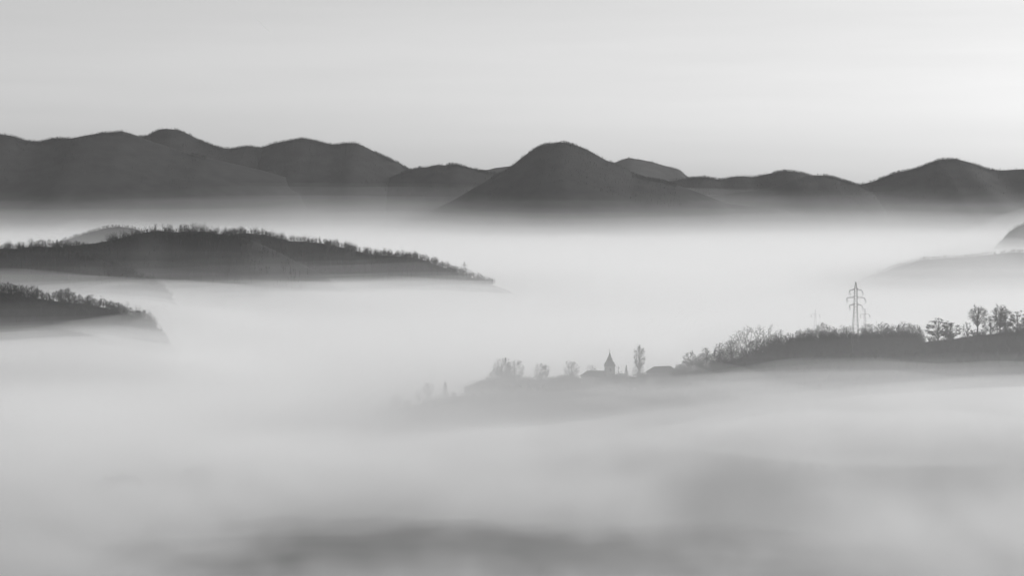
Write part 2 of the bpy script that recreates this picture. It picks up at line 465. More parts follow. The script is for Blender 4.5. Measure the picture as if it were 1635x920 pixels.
def plant_px(kind, xp, top, Y, label, group=None, wide=1.0, var=None):
    p = px(xp, top, Y); z = z_at(p[0], Y)
    return plant(kind, p[0], Y, max(2.5, p[2] - z), label, group, wide, var, z)

KH = 'long low hill with the church and the pylon on the right'
JH = 'low wooded spur at the left edge nearest the camera'
HH = 'dark wooded hill on the left rising out of the fog'
HS = 'long wooded shoulder sloping down to the right of the left hill'
HM = 'misty wooded spur at the left edge below the left hill'
def K_at(kind, xp, top, label, dy=0.0, wide=1.0, var=None, group=None):
    return plant_px(kind, xp, top, crest_Y(KH, xp) + dy, label, group, wide, var)

# ---- single trees one can pick out along the right hill, left to right
K_at('bushy', 573, 660, 'last small bushy tree fading into fog at the left tip of the right hill', 0, 1.0)
K_at('bushy', 590, 648, 'left one of two small round trees near the foggy tip of the right hill', 0, 1.0, 1)
K_at('bushy', 603, 645, 'right one of two small round trees near the foggy tip of the right hill', 3, 1.0, 2)
K_at('round', 633, 628, 'pale faint tree in fog left of the double-crowned misty trees', 0, 1.0, 1)
K_at('bushy', 650, 636, 'low bushy tree in fog between the pale faint tree and the tallest misty tree', -4, 1.0, 3)
K_at('round', 669, 620, 'misty round tree leaning against the left side of the tallest misty tree', 4, .9, 2)
K_at('round', 684, 609, 'tallest of the misty trees in the fog left of the gap', 0, .95, 3)
K_at('conifer', 711, 610, 'dark pointed tree in fog just left of the gap before the big clump', 0, 1.5)
K_at('bushy', 724, 625, 'low round tree on the right side of the dark pointed misty tree', 3, .9, 0)
K_at('bushy', 758, 620, 'low bare tree at the left foot of the tall twin-crowned clump', 0, 1.0, 2)
K_at('round', 770, 604, 'smaller spreading bare tree at the left edge of the tall twin-crowned clump', 0, 1.0, 0)
K_at('round', 784, 594, 'mid-sized bare tree leaning left of the tall twin-crowned clump', 3, .95, 1)
K_at('round', 801, 568, 'left and taller crown of the tall twin-crowned clump of bare trees', 0, 1.1, 2)
K_at('round', 821, 573, 'right crown of the tall twin-crowned clump of bare trees', 2, 1.1, 3)
K_at('bushy', 811, 598, 'low twiggy tree filling the foot of the tall twin-crowned clump', -4, .9, 1)
K_at('round', 862, 577, 'open bare tree standing alone right of the twin-crowned clump, left of its slimmer twin', 0, .78, 0)
K_at('slim', 872, 580, 'slim bare tree touching the right side of the open lone tree', 3, 1.3, 1)
K_at('bushy', 847, 609, 'low dark shrub-like tree between the twin-crowned clump and the open lone tree', 0, 1.0, 2)
K_at('bushy', 884, 603, 'small bare sapling between the open lone tree and the round tree by the long roof', 2, .7, 3)
K_at('round', 913, 575, 'neat round bare tree just left of the long church roof', 0, .95, 1)
K_at('bushy', 900, 596, 'smaller twiggy tree at the left foot of the neat round tree by the church', -3, .9, 0)
K_at('round', 946, 580, 'bare tree whose crown shows above the ridge of the long church roof', 22, .95, 2)
K_at('round', 808, 577, 'bare tree in the heart of the twin-crowned clump, behind both tall crowns', 6, 1.0, 0)
K_at('round', 793, 584, 'bare tree at the left shoulder of the twin-crowned clump, behind the taller crown', 7, 1.0, 3)
K_at('bushy', 1079, 586, 'low bushy tree touching the right end of the hipped house roof', -2, 1.1, 0)
K_at('bushy', 1086, 580, 'taller bushy tree just right of the one touching the house roof', 3, 1.0, 1)
K_at('conifer', 1000, 583, 'small pointed conifer between the church tower and the tall lone tree', 0, 1.1)
K_at('poplar', 1021, 547, 'tall lone upright tree with raised limbs right of the church tower', 0, .92)
K_at('bushy', 1020, 580, 'hazy low tree wrapped round the foot of the tall lone tree', 6, .95, 1)
K_at('bushy', 1093, 575, 'low tree just right of the hip-roofed house', -6, 1.0, 2)
K_at('round', 1103, 558, 'round bare tree halfway between the hip-roofed house and the twin dark trees', 0, 1.0, 0)
K_at('slim', 1128, 553, 'narrow pointed tree rising from the hedge left of the twin dark trees', 0, 1.7, 2)
K_at('bushy', 1118, 568, 'low dark bush of a tree between the round tree and the narrow pointed tree', -5, 1.1, 3)
K_at('round', 1148, 544, 'left of the twin dark bare trees below the big pale tree', 0, .85, 2)
K_at('round', 1168, 540, 'right of the twin dark bare trees below the big pale tree', 2, .85, 3)
K_at('round', 1196, 515, 'big pale open-crowned tree standing in mist behind the hedge', 190, 1.0, 1)
K_at('round', 1221, 521, 'slightly lower pale tree on the right of the big pale open-crowned tree', 185, .8, 0)
K_at('round', 1243, 524, 'dark spreading bare tree right of the pair of pale trees', 0, 1.0, 2)
K_at('round', 1262, 530, 'shorter dark tree behind the dark spreading tree, to its right', 4, .9, 3)
K_at('ivy', 1498, 506, 'dense leafy tree with ragged dark clumps in the gap right of the pylon belt', 0, 1.7, 0)
K_at('ivy', 1517, 514, 'lower leafy tree attached to the right of the dense leafy tree', 2, 1.6, 1)
K_at('fan', 1561, 484, 'tall fan-shaped tree with a brush of upright shoots near the right edge', 0, 1.35)
K_at('ivy', 1545, 513, 'low tree with sparse leaf clumps at the left foot of the fan-shaped tree', -3, .9, 2)
K_at('ivy', 1582, 503, 'rounded leafy clump of a tree right of the fan-shaped tree', 0, 1.3, 1)
K_at('fan', 1597, 482, 'upright bare-topped tree behind the leafy clumps at the right edge', 8, 1.1)
K_at('ivy', 1606, 492, 'tall ivy-clad tree at the right edge under the upright bare top', 0, 1.2, 0)
K_at('ivy', 1625, 494, 'broad ivy-clad tree touching the right edge of the view', 2, 1.25, 2)
K_at('ivy', 1645, 496, 'ivy-clad tree cut off by the right edge of the view', 0, 1.0, 1)
# the dense belt round the pylon
belt = [(1278, 523), (1291, 520), (1303, 518), (1313, 513), (1324, 518), (1335, 520), (1347, 517), (1356, 519), (1377, 521), (1386, 515), (1396, 517), (1408, 513), (1420, 515), (1431, 513), (1441, 511), (1452, 513), (1461, 515), (1469, 521)]
for i, (a, b) in enumerate(belt):
    lab = ('round-topped bare tree in the dense dark belt left of the large pylon' if a < 1362 else
           'round-topped bare tree in the dense dark belt right of the large pylon')
    K_at('bushy' if i % 3 else 'round', a, b, lab, rnd.uniform(-6, 10), .85, i, 'bare trees in the belt ' + ('left' if a < 1362 else 'right') + ' of the pylon')
for a, b in ((1272, 537), (1285, 534), (1298, 533), (1318, 531), (1330, 532), (1345, 533), (1383, 532), (1392, 531), (1402, 530), (1416, 528), (1427, 528), (1437, 527), (1449, 527), (1459, 528)):
    lab = 'low bushy bare tree along the front of the belt ' + ('left' if a < 1362 else 'right') + ' of the large pylon'
    K_at('bushy', a, b, lab, rnd.uniform(-16, -8), 1.1, None, 'low trees in front of the belt ' + ('left' if a < 1362 else 'right') + ' of the pylon')

K_tops = [(1080, 580), (1103, 566), (1128, 560), (1148, 552), (1168, 549), (1198, 541), (1243, 532), (1278, 527), (1314, 521), (1356, 524), (1386, 522), (1412, 519), (1440, 517), (1462, 520), (1476, 531)]
for i in range(34):
    a = 1084 + (1474 - 1084) * (i + rnd.uniform(.1, .9)) / 34; b = float(np.interp(a, [q[0] for q in K_tops], [q[1] for q in K_tops])) + rnd.uniform(-1, 7)
    w = 'left of the pair of pale trees' if a < 1180 else 'between the pale trees and the large pylon' if a < 1362 else 'right of the large pylon'
    K_at('bushy' if rnd.random() < .6 else 'round', a, b, 'bare tree at the back of the wood ' + w, rnd.uniform(4, 26), .95, None, 'bare trees at the back of the hillside wood ' + w)

# ---- the near spur at the left edge
J_top = [(0, 451), (21, 447), (36, 455), (52, 451), (68, 462), (83, 464), (98, 459), (107, 457), (122, 465), (134, 470), (146, 470), (164, 474), (183, 482), (188, 478), (200, 488), (206, 490), (222, 490), (232, 491), (240, 503), (250, 511)]
jx = [a for a, b in J_top]; jy = [b for a, b in J_top]
a = -6.0; i = 0
while a < 246:
    seg = 'at its left end' if a < 60 else 'in the middle of its crest' if a < 150 else 'near its foggy tip'
    k = ('slim', 'round', 'slim', 'slim', 'bushy')[i % 5]
    plant_px(k, a, float(np.interp(a, jx, jy)) + rnd.uniform(-1, 6), crest_Y(JH, a) + rnd.uniform(-14, 6), 'bare tree on the near left spur, ' + seg, 'bare trees on the near left spur ' + seg, 1.2 if k == 'slim' else .95)
    a += rnd.uniform(3.2, 5.0); i += 1

# ---- skyline trees of the left hill
H_top = [(0, 387), (16, 386), (29, 388), (42, 393), (50, 386), (63, 382), (86, 380), (104, 381), (125, 382), (146, 385), (162, 382), (183, 376.5), (206, 370), (235, 365.6), (250, 363.5), (274, 365.6), (300, 363.5), (321, 363), (334, 366), (350, 371), (378, 364), (416, 366), (434, 368), (460, 376.5), (473, 375), (504, 378.6), (535, 383), (567, 391), (590, 401), (616, 400), (650, 402.6), (663, 402.6), (687, 410), (713, 419.6), (731, 427), (750, 436.5), (765, 443), (778, 445), (791, 448)]
hx = [a for a, b in H_top]; hy = [b for a, b in H_top]
a = 2.0; i = 0
while a < 792:
    if a < 172: lab, seg = HM, ('at the extreme left end of the left wooded hill' if a < 75 else 'on the low saddle of the left wooded hill, before it steepens')
    elif a < 372: lab, seg = HH, ('climbing the left side of the rounded top of the left wooded hill' if a < 250 else 'along the highest part of the left wooded hill')
    elif a < 560: lab, seg = HS, 'in the comb-like row right of the top of the left wooded hill'
    elif a < 730: lab, seg = HS, ('midway down the right slope of the left wooded hill' if a < 645 else 'on the lowest right slope of the left wooded hill, before the small pylon')
    else: lab, seg = HS, 'fading into fog past the small pylon on the left hill'
    top = float(np.interp(a, hx, hy)) + rnd.uniform(-1, 3.0)
    k = 'slim' if a > 360 or rnd.random() < .6 else ('round', 'bushy')[i % 2]
    Y = crest_Y(lab, a) + rnd.uniform(-8, 12)
    plant_px(k, a, top, Y, 'bare tree ' + seg, 'bare trees ' + seg, 1.2 if k == 'slim' else .9)
    a += rnd.uniform(4.8, 7.0) if a < 760 else rnd.uniform(6, 9); i += 1

# ---- faint tree tops drowned in the fog at the lower left
for a, b, lab in ((178, 681, 'broad faint tree top drowned in the fog, left of a darker one'), (203, 676, 'darkest of the faint tree tops drowned in the lower left fog'), (318, 667, 'lone faint tree top drowned in the fog right of the other two')):
    p = px(a, b + 22, 1190)
    plant('bushy', p[0], 1190, 17, lab, None, 1.6, None, p[2] - 37)

# ------------------------------------------------------------------ forest on the slopes (nobody could count it)
def stuff_forest(name, label, spots, protos, hscale, seed, mat):
    """many small bare trees joined into one object"""
    rg = np.random.default_rng(seed)
    Vs, Fs, off = [], [], 0
    for (x, y, z, h) in spots:
        v, f = protos[rg.integers(len(protos))]
        a = rg.uniform(0, 6.28); c, s = math.cos(a), math.sin(a); k = h / hscale; w = k * rg.uniform(.85, 1.2)
        q = np.empty_like(v); q[:, 0] = (v[:, 0] * c - v[:, 1] * s) * w + x; q[:, 1] = (v[:, 0] * s + v[:, 1] * c) * w + y; q[:, 2] = v[:, 2] * k + z
        Vs.append(q); Fs.append(f + off); off += len(v)
    o = link(name, mesh_from(name, np.concatenate(Vs), np.concatenate(Fs)), mat)
    o['kind'] = 'stuff'; o['label'] = label
    return o

def low_tree(seed, kind='slim'):
    W, K = grow(kind, seed, lod=.5); a, b = W.arrays(); c, d = K.arrays()
    return np.concatenate([a, c]), np.concatenate([b, d + len(a)])
LOW = [low_tree(700 + s, ('slim', 'round', 'bushy')[s % 3]) for s in range(6)]

def far_tree(seed):
    """a tiny far tree: trunk and a fan of slivers"""
    rng = random.Random(seed); W = Tris(); H = 18
    W.prism(Vector((0, 0, -1)), Vector((0, 0, H * .8)), .35, .1, 3)
    for i in range(26):
        t = rng.uniform(.35, .95); p = Vector((rng.gauss(0, .2), rng.gauss(0, .2), H * .8 * t)); a = rng.uniform(0, 6.28)
        L = H * rng.uniform(.12, .24); W.sliver(p, p + Vector((math.cos(a) * L * .6, math.sin(a) * L * .6, L)), .30, rng)
    return W.arrays()
FAR = [far_tree(s) for s in range(6)]

def slope_spots(label, n, seed, h0, h1, vmin, vmax, pxr=None, clump=0.0):
    r = RIDGES[label]; rg = np.random.default_rng(seed); out = []
    nu, nv = r['X'].shape
    frac = np.linspace(0, nu - 1, nu)
    lo, hi = 0, nu - 1.01
    if pxr:
        lo = np.interp(pxr[0], r['px'], frac); hi = np.interp(pxr[1], r['px'], frac) - .01
    front = np.where(r['w'][0] == 0)[0][0]
    while len(out) < n:
        u = rg.uniform(lo, hi); j = rg.uniform(vmin, vmax)
        # j runs from -1 (foot of the front slope) through 0 (crest) to 1 (foot of the back slope)
        jj = front * (1 - abs(j) ** (1 / 1.4)) if j < 0 else front + (nv - 1 - front) * j ** (1 / 1.3)
        i0, j0 = int(u), int(min(jj, nv - 1.01)); fu, fv = u - i0, min(jj, nv - 1.01) - j0
        g = lambda A: (A[i0, j0] * (1 - fu) + A[min(i0 + 1, nu - 1), j0] * fu) * (1 - fv) + (A[i0, j0 + 1] * (1 - fu) + A[min(i0 + 1, nu - 1), j0 + 1] * fu) * fv
        x, y, z = g(r['X']), g(r['Y']), g(r['Z'])
        if clump and fbm(x / 60, y / 60, 77, 2) < clump: 
            if rg.random() < .8: continue
        out.append((float(x), float(y), float(z), rg.uniform(h0, h1)))
    return out

stuff_forest('forest', 'bare forest covering the slopes of the left hill', slope_spots(HH, 900, 1, 10, 16, -.7, -.02, (-50, 500)) + slope_spots(HS, 700, 2, 10, 16, -.5, -.02, (372, 790)) + slope_spots(HM, 500, 3, 9, 15, -.6, -.02, (-60, 240)), FAR, 18.0, 5, M_TWIG)
stuff_forest('forest', 'bare forest thickening the crest of the left hill', slope_spots(HH, 260, 41, 10, 15, -.03, .12, (170, 400)) + slope_spots(HS, 420, 42, 10, 15, -.03, .10, (365, 790)) + slope_spots(HM, 150, 43, 9, 15, -.03, .12, (-30, 180)) + slope_spots(HM, 90, 44, 7, 12, -.08, .06, (175, 262)), LOW, 18.0, 15, M_TWIG)
stuff_forest('forest', 'bare forest covering the slope of the near left spur', slope_spots(JH, 150, 6, 9, 14, -.5, .02, (-50, 238)) + slope_spots(JH, 130, 61, 8, 13, -.02, .15, (-30, 246)), LOW, 18.0, 6, M_TWIG)
SHRUB = shrub_bundle()
stuff_forest('undergrowth', 'dark undergrowth along the crests of the left hills', slope_spots(HH, 130, 51, 4, 8, -.05, .06, (165, 400)) + slope_spots(HS, 170, 52, 4, 8, -.05, .05, (365, 780)) + slope_spots(HM, 110, 53, 4, 8, -.05, .06, (-30, 180)) + slope_spots(HM, 60, 55, 4, 8, -.1, .05, (175, 266)) + slope_spots(JH, 50, 56, 3, 6, -.1, .05, (225, 268)) + slope_spots(JH, 150, 54, 3, 7, -.05, .07, (-30, 246)), SHRUB, 5.0, 17, M_TWIG)
stuff_forest('undergrowth', 'dark undergrowth and hedges along the right hill', slope_spots(KH, 520, 8, 2.5, 5.5, -.16, .10, (570, 1640), -.25) + slope_spots(KH, 420, 9, 4.0, 8.0, -.30, .05, (1080, 1640)) + slope_spots(KH, 230, 10, 4.0, 8.5, -.08, .08, (1225, 1478), -.2) + slope_spots(KH, 90, 19, 2.5, 6.0, -.04, .05, (1470, 1660), -.15) + slope_spots(KH, 110, 11, 4.5, 8.5, -.10, -.02, (1018, 1095)) + slope_spots(KH, 100, 13, 4.0, 8.0, -.10, -.02, (915, 1000)) + slope_spots(KH, 170, 14, 4.0, 9.5, -.06, .06, (745, 930), -.1), SHRUB, 5.0, 7, M_TWIG)
for lab, n, pr in (('long dark mountain ridge at the far left of the skyline', 520, (-20, 330)), ('rounded mountain summit rising behind the far left ridge', 420, (200, 430)), ('broad double topped mountain left of the middle of the skyline', 480, (400, 680)),
                   ('low ragged ridge in the saddle left of the pointed dome mountain', 300, (640, 800)), ('steep dome shaped mountain in the middle of the skyline', 560, (780, 1080)), ('low rolling ridge to the right of the dome mountain', 480, (1040, 1310)),
                   ('short dark spur in front of the low rolling ridge', 240, (1270, 1400)), ('flat topped mountain at the right end of the skyline', 460, (1360, 1660)), ('paler distant peak behind the right shoulder of the dome mountain', 160, (975, 1110))):
    stuff_forest('forest', 'fine trees on the ' + lab.split(' of the skyline')[0], slope_spots(lab, n * 4, n, 4, 10, -.03, .01, pr, -.1) + slope_spots(lab, n * 2, n + 1, 6, 12, -.32, -.01, pr), FAR, 18.0, n, M_TWIG)
for lab, n, pr in (('pale low ridge at the right edge above the pylon hill', 260, (1400, 1660)), ('pale hill just behind the crest of the left hill', 160, (100, 230)), ('pale steep hill at the right edge of the fog sea', 120, (1580, 1660))):
    stuff_forest('forest', 'fine trees on the ' + lab, slope_spots(lab, n * 3, n, 4, 9, -.06, .02, pr), FAR, 18.0, n, M_TWIG)
# ------------------------------------------------------------------ church, house, poles and pylons
M_WALL = grey_mat('plaster', 0.20, 0.28, 1.2, bump=.1)
M_ROOF = grey_mat('roof_tiles', 0.06, 0.10, 2.0, bump=.2)
M_TIN = grey_mat('spire_sheet', 0.07, 0.11, 1.5, rough=.6)
M_STEEL = grey_mat('galvanised_steel', 0.10, 0.16, 2.0, rough=.6)
M_GLASSY = grey_mat('insulator_glass', 0.12, 0.18, 2.0, rough=.3)
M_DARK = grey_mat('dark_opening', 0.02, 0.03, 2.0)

class Solid:
    def __init__(s): s.bm = __import__('bmesh').new()
    def loft(s, rings, cap=True):
        vs = [[s.bm.verts.new(p) for p in r] for r in rings]
        n = len(vs[0])
        for a, b in zip(vs[:-1], vs[1:]):
            for i in range(n): s.bm.faces.new((a[i], a[(i + 1) % n], b[(i + 1) % n], b[i]))
        if cap: s.bm.faces.new(vs[0][::-1]); s.bm.faces.new(vs[-1])
        return s
    def box(s, x0, x1, y0, y1, z0, z1):
        return s.loft([[(x0, y0, z), (x1, y0, z), (x1, y1, z), (x0, y1, z)] for z in (z0, z1)])
    def sq(s, prof, n=4, rot=None, c=(0, 0)):
        """square or polygonal tower from (half width, height) pairs"""
        rot = math.pi / n if rot is None else rot; k = 1 / math.cos(math.pi / n)
        return s.loft([[(c[0] + r * k * math.cos(rot + 2 * math.pi * i / n), c[1] + r * k * math.sin(rot + 2 * math.pi * i / n), z) for i in range(n)] for r, z in prof])
    def bar(s, a, b, r, n=4, r2=None):
        a, b = Vector(a), Vector(b); d = (b - a).normalized()
        u = d.cross(Vector((0.31, 0.87, 0.38))).normalized(); w = d.cross(u)
        f = lambda p, q: [tuple(p + u * (math.cos(2 * math.pi * i / n) * q) + w * (math.sin(2 * math.pi * i / n) * q)) for i in range(n)]
        return s.loft([f(a, r), f(b, r if r2 is None else r2)])
    def build(s, name, mat, parent, **kw):
        bmesh = __import__('bmesh')
        bmesh.ops.recalc_face_normals(s.bm, faces=s.bm.faces[:])
        me = bpy.data.meshes.new(name); s.bm.to_mesh(me); s.bm.free()
        return link(name, me, mat, parent, **kw)

def thing(name, label, cat, loc, rz=0.0, group=None):
    o = bpy.data.objects.new(name, None); C.objects.link(o); o.empty_display_size = 1.0
    o.location = loc; o.rotation_euler = (0, 0, rz); o['label'] = label; o['category'] = cat
    if group: o['group'] = group
    return o

# ---- church: square tower with flared roof, lantern, needle spire and cross, long nave to the left
Yc = crest_Y(KH, 973) - 4
pc = px(973.5, 583.5, Yc); mpp = Yc / F_PX          # metres per photograph pixel here
zb = z_at(pc[0], Yc) - 1.0
ch = thing('church', 'church with a square tower, flared roof and needle spire, half lost in fog', 'church', (pc[0], Yc, zb), R(6))
ht = pc[2] - zb                                     # eaves of the tower roof above the ground
w = 7.4 * mpp
Solid().sq([(w, -2), (w, ht - .9)]).build('tower', M_WALL, ch)
Solid().sq([(w * 1.04, ht - .9), (w * 1.10, ht - .55), (w * 1.10, ht - .3)]).build('cornice', M_WALL, ch)
Solid().sq([(w * 1.16, ht - .3), (w * 1.10, ht + .3), (w * .90, ht + 1.7), (w * .72, ht + 3.0), (w * .55, ht + 4.0)]).build('tower_roof', M_TIN, ch)
Solid().sq([(w * .53, ht + 4.0), (w * .53, ht + 5.0), (w * .60, ht + 5.15), (w * .60, ht + 5.35)], 8).build('lantern', M_TIN, ch)
Solid().sq([(w * .58, ht + 5.35), (w * .38, ht + 6.1), (w * .24, ht + 7.6), (w * .12, ht + 9.3), (w * .04, ht + 10.6)], 8).build('spire', M_TIN, ch)
cr = Solid(); cr.sq([(.10, ht + 10.6), (.32, ht + 10.85), (.32, ht + 11.05), (.10, ht + 11.3)], 8); cr.box(-.09, .09, -.09, .09, ht + 11.3, ht + 13.1); cr.box(-.55, -.09, -.08, .08, ht + 12.25, ht + 12.43); cr.box(.09, .55, -.08, .08, ht + 12.25, ht + 12.43)
cr.build('cross', M_TIN, ch)
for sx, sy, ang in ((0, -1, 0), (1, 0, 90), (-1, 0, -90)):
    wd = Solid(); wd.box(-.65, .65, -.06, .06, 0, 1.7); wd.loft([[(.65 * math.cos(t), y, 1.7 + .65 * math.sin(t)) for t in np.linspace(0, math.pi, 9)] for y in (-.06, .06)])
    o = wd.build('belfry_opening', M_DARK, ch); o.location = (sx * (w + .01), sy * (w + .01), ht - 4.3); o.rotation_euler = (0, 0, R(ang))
nl = 40 * mpp; nw = 5.2; nh = px(945, 592, Yc)[2] - zb
x1, x0 = -w - .02, -w - nl
Solid().box(x0 + 1.2, x1, -nw, nw, -2, nh - 4.3).build('nave_wall', M_WALL, ch)
rf = Solid(); bm = rf.bm
e = [bm.verts.new(p) for p in ((x0, -nw - .6, nh - 4.3), (x1, -nw - .6, nh - 4.3), (x1, nw + .6, nh - 4.3), (x0, nw + .6, nh - 4.3))]
t0, t1 = bm.verts.new((x0 + 5.5, 0, nh)), bm.verts.new((x1, 0, nh))
for f in ((e[0], e[1], t1, t0), (e[2], e[3], t0, t1), (e[3], e[0], t0), (e[1], e[2], t1), (e[3], e[2], e[1], e[0])): bm.faces.new(f)
rf.build('nave_roof', M_ROOF, ch)
fi = Solid(); fi.bar((x0 + 5.6, 0, nh - .1), (x0 + 5.6, 0, nh + 3.0), .12, 6, .05); fi.build('finial', M_TIN, ch)

# ---- house with a hipped roof right of the church
Yh = crest_Y(KH, 1055) - 8; ph = px(1057, 584.5, Yh); zh = z_at(ph[0], Yh) - 1.0
ho = thing('house', 'house with a dark hipped roof behind shrubs right of the tall lone tree', 'house', (ph[0], Yh, zh), R(-4))
hh = ph[2] - zh; hw, hd = 12.5, 5.5
Solid().box(-hw + .8, hw - .8, -hd + .7, hd - .7, -2, hh - 5.0).build('wall', M_WALL, ho)
rf = Solid(); bm = rf.bm
e = [bm.verts.new(p) for p in ((-hw, -hd, hh - 5.0), (hw, -hd, hh - 5.0), (hw, hd, hh - 5.0), (-hw, hd, hh - 5.0))]
t0, t1 = bm.verts.new((-hw + 6.5, 0, hh - .5)), bm.verts.new((hw - 6.0, 0, hh))
for f in ((e[0], e[1], t1, t0), (e[2], e[3], t0, t1), (e[3], e[0], t0), (e[1], e[2], t1), (e[3], e[2], e[1], e[0])): bm.faces.new(f)
rf.build('roof', M_ROOF, ho)

# ---- wooden pole beside the church
Yp = crest_Y(KH, 987) - 6; pp = px(987.7, 584.5, Yp); zp = z_at(pp[0], Yp)
up = thing('utility_pole', 'stout wooden pole with a short crossarm close to the right of the church tower', 'pole', (pp[0], Yp, zp), R(8))
hp = pp[2] - zp
Solid().bar((0, 0, -1), (0, 0, hp), .26, 8, .18).build('post', M_BARK, up)
Solid().box(-1.5, 1.5, -.42, -.22, hp - 1.5, hp - 1.25).build('crossarm', M_BARK, up)
for x in (-1.3, 0, 1.3):
    Solid().sq([(.05, 0), (.12, .1), (.12, .3), (.06, .42)], 6).build('insulator', M_GLASSY, up).location = (x, -.32, hp - 1.25)

# ---- lattice pylons
def pylon(name, label, xp, ytop, Y, base_z, rz, arms, half, peak_w=.35, base_w=2.6, thick=.13, group=None):
    """arms: list of (drop below the top, half width); half: half width of the mast at the arms"""
    p = px(xp, ytop, Y)
    t = thing(name, label, 'pylon', (p[0], Y, base_z), rz, group)
    H = p[2] - base_z
    waist = H - arms[-1][0] - 1.5
    def wid(z):
        if z < waist: return base_w + (half * 1.15 - base_w) * (z / waist)
        zt = H - arms[0][0] + .8
        if z < zt: return half * 1.15 + (half * .92 - half * 1.15) * (z - waist) / (zt - waist)
        return half * .92 + (.12 - half * .92) * (z - zt) / (H - zt)
    lv = [0.0]
    while lv[-1] < H - 1.2: lv.append(min(H, lv[-1] + max(1.3, wid(lv[-1]) * 1.75)))
    lv[-1] = H
    for sx in (-1, 1):
        for sy in (-1, 1):
            L = Solid()
            brk = sorted(set([-.8, waist, H - arms[0][0] + .8, H]))
            for a, b in zip(brk[:-1], brk[1:]):
                L.bar((sx * wid(max(a, 0)), sy * wid(max(a, 0)), a), (sx * wid(b), sy * wid(b), b), thick * (1 if a < waist else .8))
            L.build('leg', M_STEEL, t)
    B = Solid()
    for a, b in zip(lv[:-1], lv[1:]):
        wa, wb = wid(a), wid(b)
        for k in range(4):
            s0 = ((-1, -1), (1, -1), (1, 1), (-1, 1))[k]; s1 = ((1, -1), (1, 1), (-1, 1), (-1, -1))[k]
            B.bar((s0[0] * wa, s0[1] * wa, a), (s1[0] * wb, s1[1] * wb, b), thick * .34, 3)
            B.bar((s0[0] * wb, s0[1] * wb, b), (s1[0] * wb, s1[1] * wb, b), thick * .36, 3)
    B.build('bracing', M_STEEL, t)
    for drop, hw in arms:
        z = H - drop
        for s in (-1, 1):
            A = Solid(); m = wid(z)
            for sy in (-1, 1):
                A.bar((s * m, sy * m, z), (s * hw, 0, z - .25), thick * .62)
                A.bar((s * m, sy * m, z + 1.15), (s * hw, 0, z - .2), thick * .5)
            q = [m + (hw - m) * k / 4 for k in range(5)]
            for k in range(4):
                f0, f1 = 1 - k / 4, 1 - (k + 1) / 4
                A.bar((s * q[k], -m * f0, z + 1.15 * f0), (s * q[k + 1], m * f1, z - .1), thick * .34, 3)
                A.bar((s * q[k], m * f0, z + 1.15 * f0), (s * q[k + 1], -m * f1, z - .1), thick * .34, 3)
            arm = A.build('crossarm', M_STEEL, t)
            I = Solid(); c0 = Vector((s * hw, 0, z - .3))
            for dx in (-.15, 1.15):
                e = c0 + Vector((dx * .9 + (.35 if s > 0 else -.1), 0, -2.9)); I.bar(c0, e, .07, 5)
                for k in range(6):
                    m0 = c0.lerp(e, .15 + k * .12); I.bar(m0, m0 + (e - c0).normalized() * .18, .2, 6, .12)
            mid = c0 + Vector((.5, 0, -3.6)); I.bar(c0 + Vector((-.15 + (.35 if s > 0 else -.1), 0, -2.9)), mid, .07, 4); I.bar(mid, c0 + Vector((1.03 + (.35 if s > 0 else -.1), 0, -2.9)), .07, 4)
            I.build('insulator', M_GLASSY, arm)
    return t
Y1 = crest_Y(KH, 1366) - 12
q = px(1366.5, 540, Y1)
pylon('pylon', 'large lattice pylon with three pairs of crossarms above the trees on the right hill', 1366.5, 450.6, Y1, z_at(q[0], Y1), R(5), [(5.8, 4.6), (11.1, 6.5), (16.5, 4.6)], 1.0, base_w=2.5)
Y2 = 1950; q = px(1381, 500, Y2)
pylon('pylon', 'pale smaller pylon in the mist just right of the large pylon', 1381, 493, Y2, px(1381, 493, Y2)[2] - 36, R(12), [(5.6, 4.6)], .6, base_w=1.8, thick=.07)
Y3 = crest_Y(HS, 741) + 6; q = px(741.5, 450, Y3)
pylon('pylon', 'small distant pylon at the right tip of the left wooded hill', 741.5, 417.5, Y3, z_at(q[0], Y3), R(-8), [(6.0, 4.6), (11.6, 5.8), (16.8, 4.6)], 1.0, base_w=2.4, thick=.2)
Y4 = 2150
pylon('pylon', 'ghostly pylon almost lost in the bright fog left of the large pylon', 1302, 494, Y4, px(1302, 494, Y4)[2] - 36, R(10), [(5.6, 4.6)], .6, base_w=1.6, thick=.04)

# ---- vapour trail high in the sky
a, b = px(404, 24, 42000), px(433, 53, 42000)
tr = Solid(); rings = []
d = Vector(b - a).normalized(); u = d.cross(Vector((0, 1, 0))).normalized(); w = d.cross(u)
for k in range(13):
    c = Vector(a).lerp(Vector(b), k / 12); r = 5.5 * math.sin(math.pi * (.06 + .88 * k / 12)) ** .6 * (1 + .2 * math.sin(k * 2.1))
    rings.append([tuple(c + (u * math.cos(t) + w * math.sin(t)) * r) for t in np.linspace(0, 2 * math.pi, 9)[:-1]])
tr.loft(rings)
M_VAPOUR = air_mat('vapour', 0.10, 0.3)
ct = tr.build('vapour_trail', M_VAPOUR, None)
ct['label'] = 'short faint vapour trail slanting across the upper left sky'; ct['category'] = 'vapour trail'
